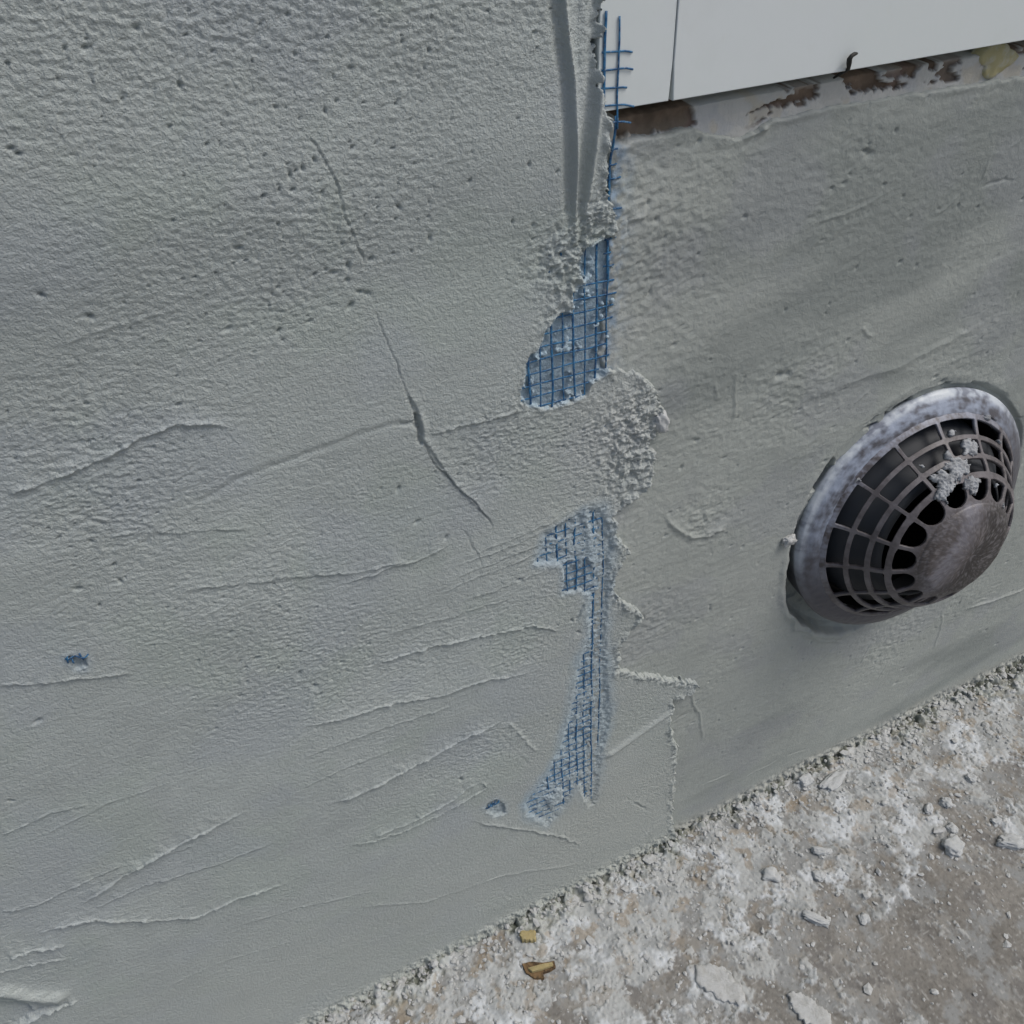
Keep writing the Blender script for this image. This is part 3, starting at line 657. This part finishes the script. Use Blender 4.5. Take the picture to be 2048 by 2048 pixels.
def grille_tint(co):
    x, y, z_ = [co[:, i].astype(float) for i in range(3)]; az = (np.degrees(np.arctan2(y, x))+360) % 360; r = np.hypot(x, y)
    n = fbm(x, y, .012, 4, 620, gain=.6); f = fbm(x, y, .0022, 3, 630)
    c = np.ones((len(x), 3))*np.array([.075, .066, .068])
    d = np.clip(.45+.7*n+.3*f, 0, 1)*.75; c = c*(1-d[:, None])+np.array([.17, .158, .166])*d[:, None]
    a = np.exp(-((((az-62+180) % 360)-180)/75)**4)*sst(.056, .0655, r)*np.clip(.55+.8*n+.4*f, 0, 1); c = c*(1-a[:, None])+np.array([.27, .29, .35])*a[:, None]  # smear carried onto the outer rows, with the same painted sky blue
    # cap: brown plastic, highlight painted as a pale band, shaded far side painted dark
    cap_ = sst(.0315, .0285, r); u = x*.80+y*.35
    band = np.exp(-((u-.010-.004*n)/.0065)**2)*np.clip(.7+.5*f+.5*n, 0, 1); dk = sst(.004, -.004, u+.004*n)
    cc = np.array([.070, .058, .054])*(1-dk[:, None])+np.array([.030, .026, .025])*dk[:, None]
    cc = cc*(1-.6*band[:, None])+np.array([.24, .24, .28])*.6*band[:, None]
    sp_ = np.clip(fbm(x, y, .0015, 3, 640, gain=.7)+.35*n, 0, .6)*.7; cc = cc*(1-sp_[:, None])+np.array([.26, .25, .26])*sp_[:, None]
    return c*(1-cap_[:, None])+cc*cap_[:, None]
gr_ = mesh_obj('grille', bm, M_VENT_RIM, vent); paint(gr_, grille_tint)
sm_ = gr_.modifiers.new('smooth', 'LAPLACIANSMOOTH') if False else gr_.modifiers.new('smooth', 'SMOOTH'); sm_.factor = .5; sm_.iterations = 4
so_ = gr_.modifiers.new('solid', 'SOLIDIFY'); so_.thickness = TH; so_.offset = -1
def lathe(name, prof_pts, mat, parent, nt_=256, rough_=0.0, tintf=None):
    bm = bmesh.new(); P = prof_pts; rings = []
    for (r, z) in P:
        ring = []
        for j in range(nt_):
            a = 2*math.pi*j/nt_; n = rough_*mnoise.noise(Vector((r*300*math.cos(a), r*300*math.sin(a), z*300)))
            ring.append(bm.verts.new((r*math.cos(a), r*math.sin(a), z+n)))
        rings.append(ring)
    for i in range(len(rings)-1):
        for j in range(nt_): bm.faces.new((rings[i][j], rings[i][(j+1) % nt_], rings[i+1][(j+1) % nt_], rings[i+1][j]))
    o = mesh_obj(name, bm, mat, parent)
    if tintf:
        me = o.data; co = np.empty(len(me.vertices)*3, np.float32); me.vertices.foreach_get('co', co); co = co.reshape(-1, 3)
        T = tintf(co); T = np.concatenate([T, np.ones((len(T), 1))], 1).astype(np.float32)
        at = me.attributes.new('tint', 'FLOAT_COLOR', 'POINT'); at.data.foreach_set('color', T.ravel())
    return o
def rim_tint(co):
    x, y = co[:, 0].astype(float), co[:, 1].astype(float); az = np.degrees(np.arctan2(y, x)); az = (az+360) % 360; r = np.hypot(x, y)
    # upper left arc smeared with fine plaster, blue sky sheen painted into it (local +x points left, +y up)
    a = np.exp(-((((az-70+180) % 360)-180)/72)**4)
    n = .8*fbm(az*.0006, r*1.6, .010, 4, 600, gain=.62)+.5*fbm(x, y, .004, 3, 610)
    k = np.clip(a*(.62+1.0*n), 0, 1); edge = sst(.0722, .0748, r)
    k = np.clip(k+edge*a*.5, 0, 1)
    dark = np.array([.075, .074, .085]); lite = np.array([.30, .34, .42]); vl = np.array([.56, .60, .63])
    c = dark*(1-k[:, None])+lite*k[:, None]; e = np.clip(edge*a*np.clip(.6+n, 0, 1), 0, 1); c = c*(1-e[:, None])+vl*e[:, None]
    return c
fl = [(.0655, .0042), (.0735, -.0020), (.0735, -.0160), (.0748, -.0160), (.0760, -.0025), (.0766, -.0018), (.0768, -.0006)]
fl += [(.0768-.0012*t, -.0006+.0022*t**.7) for t in np.linspace(.1, 1, 8)]+[(.0756-.0102*t, .0016+.0050*t+.0006*math.sin(math.pi*t)) for t in np.linspace(.06, 1, 22)]
fl += [(.0652, .0062)]
lathe('flange', fl, M_VENT_RIM, vent, 512, .00025, rim_tint)
capp = [(.0290, .0364), (.0292, .0385), (.0285, .0396)]+[(.0285-.0035*t, .0396+.0022*t) for t in np.linspace(.2, 1, 5)]+[(.0250-.0250*t, .0418+.0030*(1-(1-t)**2)) for t in np.linspace(.06, 1, 16)]
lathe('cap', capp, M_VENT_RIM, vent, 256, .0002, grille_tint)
lathe('inner_cone', [(.0585, -.01), (.0560, .004), (.0515, .0085), (.0475, .0125), (.0440, .0165), (.0415, .0205), (.0385, .023), (.0385, .022), (.0405, .0195), (.043, .0155), (.0465, .0115), (.0505, .0075), (.055, .003), (.0575, -.01)], M_VENT_IN, vent, 180)
lathe('duct', [(.0635, .0005), (.0610, -.004), (.0595, -.12), (.0001, -.12)], M_BLACK, vent, 96)
# dried plaster clogging some of the slots: lumpy webs that follow the dome
def clog(spots, mat, seed):
    sg2 = np.linspace(-.002, SL, 170); tg2 = np.radians(np.arange(30, 140, .5)); SS, TT = np.meshgrid(sg2, tg2, indexing='ij')
    fld = np.zeros(SS.shape); rr = np.interp(SS, sarc, pr[:, 0])
    for (s0, th, sz) in spots: fld = np.maximum(fld, 1.25*np.exp(-((SS-s0)**2+((TT-math.radians(th))*rr)**2)/(sz*sz)))
    wx_, wy_ = SS*1.0, TT*.045
    fld = fld-.42+.55*fbm(wx_, wy_, .0042, 4, seed, gain=.6); on = fld > 0
    thick = .0002+.0020*np.clip(fld, 0, 1)**.6+.0005*fbm(wx_, wy_, .0016, 2, seed+9)
    bm = bmesh.new(); vs = {}
    def g(i, j, low):
        k = (i, j, low)
        if k not in vs:
            r_, h_ = prof(sg2[i]); t = thick[i, j] if not low else -.0012
            nr = .6; vs[k] = bm.verts.new(((r_+t*nr)*math.cos(tg2[j]), (r_+t*nr)*math.sin(tg2[j]), h_+t*.8))
        return vs[k]
    M = on[:-1, :-1] & on[1:, :-1] & on[:-1, 1:] & on[1:, 1:]
    for i in range(M.shape[0]):
        for j in range(M.shape[1]):
            if not M[i, j]: continue
            for low in (False, True):
                q = [g(i, j, low), g(i, j+1, low), g(i+1, j+1, low), g(i+1, j, low)]; bm.faces.new(q if not low else q[::-1])
            for di, dj, a, b in ((-1, 0, (i, j), (i, j+1)), (1, 0, (i+1, j+1), (i+1, j)), (0, -1, (i+1, j), (i, j)), (0, 1, (i, j+1), (i+1, j+1))):
                ii, jj = i+di, j+dj
                if ii < 0 or jj < 0 or ii >= M.shape[0] or jj >= M.shape[1] or not M[ii, jj]:
                    bm.faces.new((g(*b, False), g(*a, False), g(*a, True), g(*b, True)))
    bmesh.ops.recalc_face_normals(bm, faces=bm.faces)
    parts = []; seen = set(); bm.verts.ensure_lookup_table(); bm.verts.index_update()
    for v in bm.verts:                                   # keep only the patches that are not crumbs
        if v.index in seen: continue
        st, comp = [v], []; seen.add(v.index)
        while st:
            q = st.pop(); comp.append(q)
            for e in q.link_edges:
                o2 = e.other_vert(q)
                if o2.index not in seen: seen.add(o2.index); st.append(o2)
        parts.append([q.index for q in comp])
    for comp in parts:
        if len(comp) < 60: continue
        keep = set(comp); b2 = bm.copy(); b2.verts.ensure_lookup_table()
        bmesh.ops.delete(b2, geom=[q for q in b2.verts if q.index not in keep], context='VERTS')
        mesh_obj('dried_plaster', b2, mat, vent)
    bm.free()
M_CLOG = new_mat('dried_plaster_smear', base=(.36, .375, .39), rough=.9, bumps=((800, .0005, 4),), tints=((260, .42, .62, .75, (.15, .155, .165)),), spec=.2)
clog([(cent[1], 101, .0048), (cent[1]+.003, 84, .0028), (cent[2]-.001, 86, .0062), (cent[2]+.003, 73, .0062), (cent[3]-.004, 92, .0046), (cent[3]-.005, 66, .0036), (cent[0]+.003, 92, .0018), (.0006, 120, .0026)], M_CLOG, 650)

# ---------------------------------------------------------------- ground
def gpt(u, v): return G(u, v)
A = axis(-.06, .60, .00075, -6, 7); B_ = axis(-.24, .012, .00075, -7, .3)
X, Y = np.meshgrid(A, B_)
mm = .001
def ggb(u, v, r, ax=1.0):
    cx, cy = G(u, v); return np.exp(-(((X-cx)/(r*ax))**2+((Y-cy)/r)**2))
edge_d = -Y
big = fbm(X, Y, .05, 4, 700, gain=.6); med = fbm(X, Y, .014, 4, 710, gain=.6); fin = fbm(X, Y, .0045, 3, 720, gain=.6)
near = sst(.13, .0, edge_d)
pa = fbm(X, Y, .030, 5, 800, gain=.66); pb = fbm(X, Y, .022, 5, 810, gain=.66); pc = fbm(X, Y, .040, 4, 820, gain=.6); gr = fbm(X, Y, .0026, 3, 830, gain=.65); gr2 = perlin(X/.0022, Y/.0022, 835)
dust = sst(-.10, .32, pa+.85*near-.32+.35*ggb(1440, 1970, .03)+.5*ggb(1200, 1830, .02)+.5*ggb(1250, 1960, .03)+.3*ggb(1780, 1700, .03)-.7*ggb(1950, 1880, .06)+.15*gr)
film = sst(-.25, .35, pb+.9*near-.25+.3*ggb(1650, 1950, .04))           # thin grey film of trodden dust
h = .0005*big+mm*(.30*gr*(.45+dust)+.45*pa*(.3+dust))+mm*.7*dust
cw = .5+.9*fbm(X, X*0+.3, .05, 3, 840); cw = cw*(.65+.55*sst(.24, .15, X))+.5*np.exp(-((X-W(1250, 1700)[0])/.03)**2)+.5*sst(.40, .47, X)
crumb = sst(.030, .003, (edge_d+.006*med)/np.clip(cw, .25, 1.5)); h += mm*crumb*(2.6+4.2*fbm(X, Y, .010, 4, 730, gain=.62))
crk = np.abs(fbm(X, Y, .016, 4, 740)); ck = sst(.055, .0, crk)*sst(.2, .8, dust)*sst(-.25, .2, fbm(X, Y, .03, 2, 745)); h -= mm*1.3*ck
lum = np.maximum(sst(.36, .52, perlin(X/.0060, Y/.0060, 750)+.35*gr)*sst(-.2, .3, pb+.2), sst(.42, .56, perlin(X/.0034, Y/.0034, 752)+.2*gr)*sst(-.3, .3, pa+.2))*sst(.26, .08, edge_d); h += mm*.8*lum*sst(-.1, .3, pc)
c = np.ones(X.shape+(3,))*np.array([.218, .209, .190]); c *= (1+.12*big+.22*med+.20*gr)[..., None]
c = mixc(c, .8*sst(.0, .5, pc), (.165, .160, .152))
c = mixc(c, .7*np.clip(ggb(1960, 1900, .014)+.7*ggb(1850, 1790, .026)+.5*ggb(1830, 1990, .03)+.5*ggb(2010, 1860, .012), 0, 1)*sst(-.6, .4, med), (.07, .064, .055))
c = mixc(c, .80*film, (.262, .272, .270)); c = mixc(c, .6*film*sst(.0, .45, pc+.2*gr), (.255, .235, .20))
c = mixc(c, .92*dust, (.40, .415, .41)); c = mixc(c, .8*dust*sst(.0, .40, fbm(X, Y, .028, 5, 770, gain=.62)), (.56, .59, .61))
c = mixc(c, .6*dust*sst(.1, .45, fbm(X, Y, .018, 4, 775)), (.25, .265, .265))
c = mixc(c, .65*sst(.24, .45, fbm(X, Y, .012, 4, 780))*sst(.12, .02, edge_d), (.27, .225, .165))
c = mixc(c, .6*crumb, (.345, .365, .315)); c = mixc(c, .75*lum*sst(-.1, .3, pc), (.45, .465, .46)); c = mixc(c, .75*ck, (.13, .13, .11))
c = mixc(c, .5*sst(.38, .60, gr2)*(1-.5*dust), (.11, .10, .085)); c = mixc(c, .45*sst(.38, .62, perlin(X/.0024+40, Y/.0024, 845)), (.46, .46, .44))
dk = sst(.12, .45, fbm(X, Y, .0065, 3, 790)+.45*np.exp(-((edge_d-.003)/.004)**2))*crumb; c = mixc(c, .75*dk, (.085, .095, .07)); h -= mm*2.6*dk  # crevices at the wall foot, their contact shadow painted dark
c = np.clip(c, .02, .8)
g = sheet('ground', A, B_, h, c, M_GROUND, 'ground', -.05)
tag(g, 'brownish grey concrete ground under white plaster dust along the wall', 'ground', kind='structure')
def gh(x, y):
    i = min(len(A)-1, np.searchsorted(A, x)); j = min(len(B_)-1, np.searchsorted(B_, y)); return float(h[j, i])

# ---------------------------------------------------------------- loose pieces
def rock(bm, c_, sx, sy, sz, rot_=0, seed=0, sub=3, amp=.35, ang=1.3):
    res = bmesh.ops.create_icosphere(bm, subdivisions=sub, radius=1); cr, sr = math.cos(rot_), math.sin(rot_)
    for v in res['verts']:
        d = v.co.normalized(); k = 1+amp*mnoise.noise(d*ang+Vector((seed*3.1, seed, 7)))+amp*.75*mnoise.noise(d*3.2+Vector((seed, 2, seed*1.7)))+amp*.35*mnoise.noise(d*8+Vector((seed, 5, seed)))
        p = d*k; q = Vector([math.copysign(abs(t)**.8, t) for t in p])
        x, y = q.x*sx, q.y*sy; v.co = Vector((c_[0]+x*cr-y*sr, c_[1]+x*sr+y*cr, c_[2]+q.z*sz))
def lump(name, u, v, L_, Wd, Hh, rot_, label, cat, mat=M_WHITE, group='plaster lumps lying on the dusty ground', seed=1, amp=.35):
    x, y = G(u, v, .002); z = gh(x, y); bm = bmesh.new()
    rock(bm, (0, 0, Hh*.12), L_, Wd, Hh*.9, rot_, seed, 4, amp+.12)
    o = mesh_obj(name, bm, mat); o.location = (x, y, z); tag(o, label, cat, group); return o
LUMPS = [
 (1907, 1690, .0075, .0062, .0045, .3, 'largest round white plaster lump on the brown ground at right'),
 (2021, 1684, .0045, .0085, .0035, .9, 'upright-looking white plaster lump near the right edge of the ground'),
 (1893, 1603, .0042, .0040, .0036, .2, 'small square white plaster lump above the largest one'),
 (1942, 1556, .0034, .0034, .0030, .0, 'tiny round white plaster lump nearest the wall foot below the vent'),
 (1905, 1655, .0032, .0040, .0028, .0, 'small white plaster lump touching the top of the largest one'),
 (1668, 1560, .0120, .0045, .0028, .25, 'long flat pale plaster piece lying against the foot of the plinth'),
 (1610, 1562, .0060, .0040, .0030, .1, 'pale triangular plaster piece left of the long flat one at the plinth foot'),
 (1541, 1748, .0062, .0045, .0032, -.5, 'pale plaster lump with a dark crack beside it in the white dust'),
 (1630, 1836, .0085, .0030, .0026, -.9, 'slanting elongated pale plaster sliver on bare brown ground'),
 (1643, 1702, .0060, .0026, .0024, -.6, 'short slanting plaster sliver in the middle of the dust band'),
 (1640, 1750, .0040, .0034, .0026, .2, 'small rounded plaster crumb below the short slanting sliver'),
 (1858, 1617, .0040, .0026, .0022, .5, 'small oblong plaster crumb left of the small square lump'),
 (1995, 1640, .0040, .0030, .0022, .1, 'dull plaster crumb between the largest lump and the right edge'),
 (1730, 1835, .0036, .0030, .0022, .7, 'lone pale crumb on the bare ground right of the slanting sliver')]
for i, (u, v, a, b, hh, r_, lab) in enumerate(LUMPS): lump('plaster_lump', u, v, a, b, hh, r_, lab, 'plaster lump', seed=i+1)
def slab(name, outline, thick, label, cat, mat, group=None, seed=0):
    """an irregular flat flake on the ground with real thickness"""
    P = GL(outline); c0 = P.mean(0); bm = bmesh.new(); n = 96; ang_ = np.arctan2(P[:, 1]-c0[1], P[:, 0]-c0[0]); o_ = np.argsort(ang_)
    Q = P[o_]; Q = np.r_[Q, Q[:1]]; L = np.r_[0, np.cumsum(np.hypot(*np.diff(Q, axis=0).T))]; t = np.linspace(0, L[-1], n+1)[:-1]
    bx = np.interp(t, L, Q[:, 0])-c0[0]; by = np.interp(t, L, Q[:, 1])-c0[1]
    z0 = gh(*c0); rings = []
    for k, (f, zz) in enumerate([(1.0, -.002), (1.03, .4), (1.0, .85), (.93, 1.0), (.75, 1.0), (.5, 1.02), (.25, 1.0), (.05, 1.0)]):
        ring = []
        for i in range(n):
            x, y = bx[i]*f, by[i]*f; j = (.0016*mnoise.noise(Vector(((bx[i])*350, (by[i])*350, seed)))+.0008*mnoise.noise(Vector(((bx[i])*900, (by[i])*900, seed))))*max(0, (f-.7)/.3)
            zq = -.002 if k == 0 else thick*zz+.0010*f*mnoise.noise(Vector((x*220, y*220, seed+5)))
            ring.append(bm.verts.new((x+j, y+j*.7, zq)))
        rings.append(ring)
    for k in range(len(rings)-1):
        for i in range(n): bm.faces.new((rings[k][i], rings[k][(i+1) % n], rings[k+1][(i+1) % n], rings[k+1][i]))
    bm.faces.new(rings[-1])
    o = mesh_obj(name, bm, mat); o.location = (c0[0], c0[1], z0+.0003); tag(o, label, cat, group); return o
slab('plaster_slab', [(1392, 1930), (1440, 1935), (1478, 1970), (1490, 2000), (1478, 2010), (1440, 2004), (1415, 1985), (1392, 1965)], .0022,
     'broad flat cracked plaster crust at the bottom centre of the ground', 'plaster piece', M_CRUMB, seed=4)
slab('plaster_slab', [(1575, 1985), (1610, 1990), (1660, 2030), (1660, 2060), (1610, 2050), (1585, 2020)], .0018,
     'flat pale plaster crust at the bottom edge, right of the cracked one', 'plaster piece', M_CRUMB, seed=9)
# wooden splinter and yellow chip
def splinter():
    x, y = G(1078, 1940, .003); z = gh(x, y); e = empty('wood_chip', (x, y, z))
    tag(e, 'brown splintered wood chip lying on white dust in front of the left wall', 'wood chip')
    def shard(pts_, t_, mat, nm, lift):
        P = GL(pts_); bm = bmesh.new(); n = len(P); lo = [bm.verts.new((p[0]-x, p[1]-y, lift)) for p in P]; hi = [bm.verts.new((p[0]-x+.0003, p[1]-y+.0002, lift+t_*(.7+.3*((i*37) % 10)/10))) for i, p in enumerate(P)]
        bm.faces.new(lo[::-1]); bm.faces.new(hi)
        for i in range(n): bm.faces.new((lo[i], lo[(i+1) % n], hi[(i+1) % n], hi[i]))
        bmesh.ops.recalc_face_normals(bm, faces=bm.faces); bmesh.ops.triangulate(bm, faces=bm.faces); bmesh.ops.subdivide_edges(bm, edges=bm.edges, cuts=2, use_grid_fill=True)
        for v in bm.verts: v.co += Vector((0, 0, .0005*mnoise.noise(v.co*700)))
        return mesh_obj(nm, bm, mat, e, smooth=False)
    shard([(1044, 1932), (1060, 1928), (1085, 1930), (1108, 1926), (1111, 1938), (1100, 1945), (1085, 1950), (1088, 1960), (1070, 1962), (1052, 1950)], .0026, M_WOOD, 'chip_body', 0)
    shard([(1056, 1942), (1080, 1936), (1104, 1931), (1106, 1937), (1082, 1946), (1064, 1950)], .0016, M_YELLOW, 'pale_fibre', .0025)
splinter()
slab('foam_chip', [(1040, 1872), (1058, 1868), (1072, 1870), (1072, 1886), (1052, 1888), (1040, 1884)], .0035,
     'small yellow chip at the foot of the left wall above the wood chip', 'chip', M_YELLOW, seed=2)
# flake hanging on the edge of the rough patch, and a squared chip left of the vent
def wall_flake(name, u, v, h0, sx, sz, th, rot_, label, mat, seed):
    x, z = W(u, v, h0); bm = bmesh.new(); rock(bm, (0, 0, 0), sx, sz, th, rot_, seed, 4, .4, 1.6)
    for q in bm.verts: q.co = Vector((q.co.x, -q.co.z, q.co.y))
    bmesh.ops.recalc_face_normals(bm, faces=bm.faces)
    o = mesh_obj(name, bm, mat); o.location = (x, -h0, z); tag(o, label, 'plaster flake', 'flakes stuck to the plinth wall'); return o
wall_flake('plaster_flake', 1322, 842, .0030, .0032, .0058, .0022, .35, 'pale curled flake on the right edge of the rough patch by the seam', M_WHITE, 3)
wall_flake('plaster_flake', 1578, 1081, .0012, .0040, .0034, .0020, .1, 'small squared flake on the plinth touching the left rim of the vent', M_CRUMB, 8)
# crumbly debris along the foot of the walls: nobody could count it
bm = bmesh.new(); r = random.Random(21)
base = bmesh.new(); bmesh.ops.create_icosphere(base, subdivisions=1, radius=1); bv = np.array([v.co[:] for v in base.verts]); bf = [[v.index for v in f.verts] for f in base.faces]; base.free()
VV, FF = [], []; npr = np.random.RandomState(9); off = 0
for i in range(5000):
    x = r.uniform(-.07, .62)
    if i < 1100: y = -abs(r.gauss(0, .010))-.0005; s = abs(r.gauss(0, .0008))+.0004
    else: y = -abs(r.gauss(0, .07))-.004; s = abs(r.gauss(0, .0006))+.00025
    if r.random() < .03: s *= 1.8
    q = bv*(1+.24*npr.randn(len(bv), 1))*np.array([s*r.uniform(.7, 1.5), s*r.uniform(.7, 1.4), s*r.uniform(.3, .8)])
    a = r.random()*6.28; ca, sa = math.cos(a), math.sin(a); q = np.stack([q[:, 0]*ca-q[:, 1]*sa, q[:, 0]*sa+q[:, 1]*ca, q[:, 2]], 1)
    VV.append(q+np.array([x, y, gh(x, y)+s*.2])); FF += [[k+off for k in f] for f in bf]; off += len(bv)
me = bpy.data.meshes.new('mortar_crumbs'); me.from_pydata(np.concatenate(VV).tolist(), [], FF); me.materials.append(M_CRUMB)
o = bpy.data.objects.new('mortar_crumbs', me); COL.objects.link(o)
tag(o, 'fine mortar crumbs scattered along the foot of both walls', 'debris', kind='stuff')
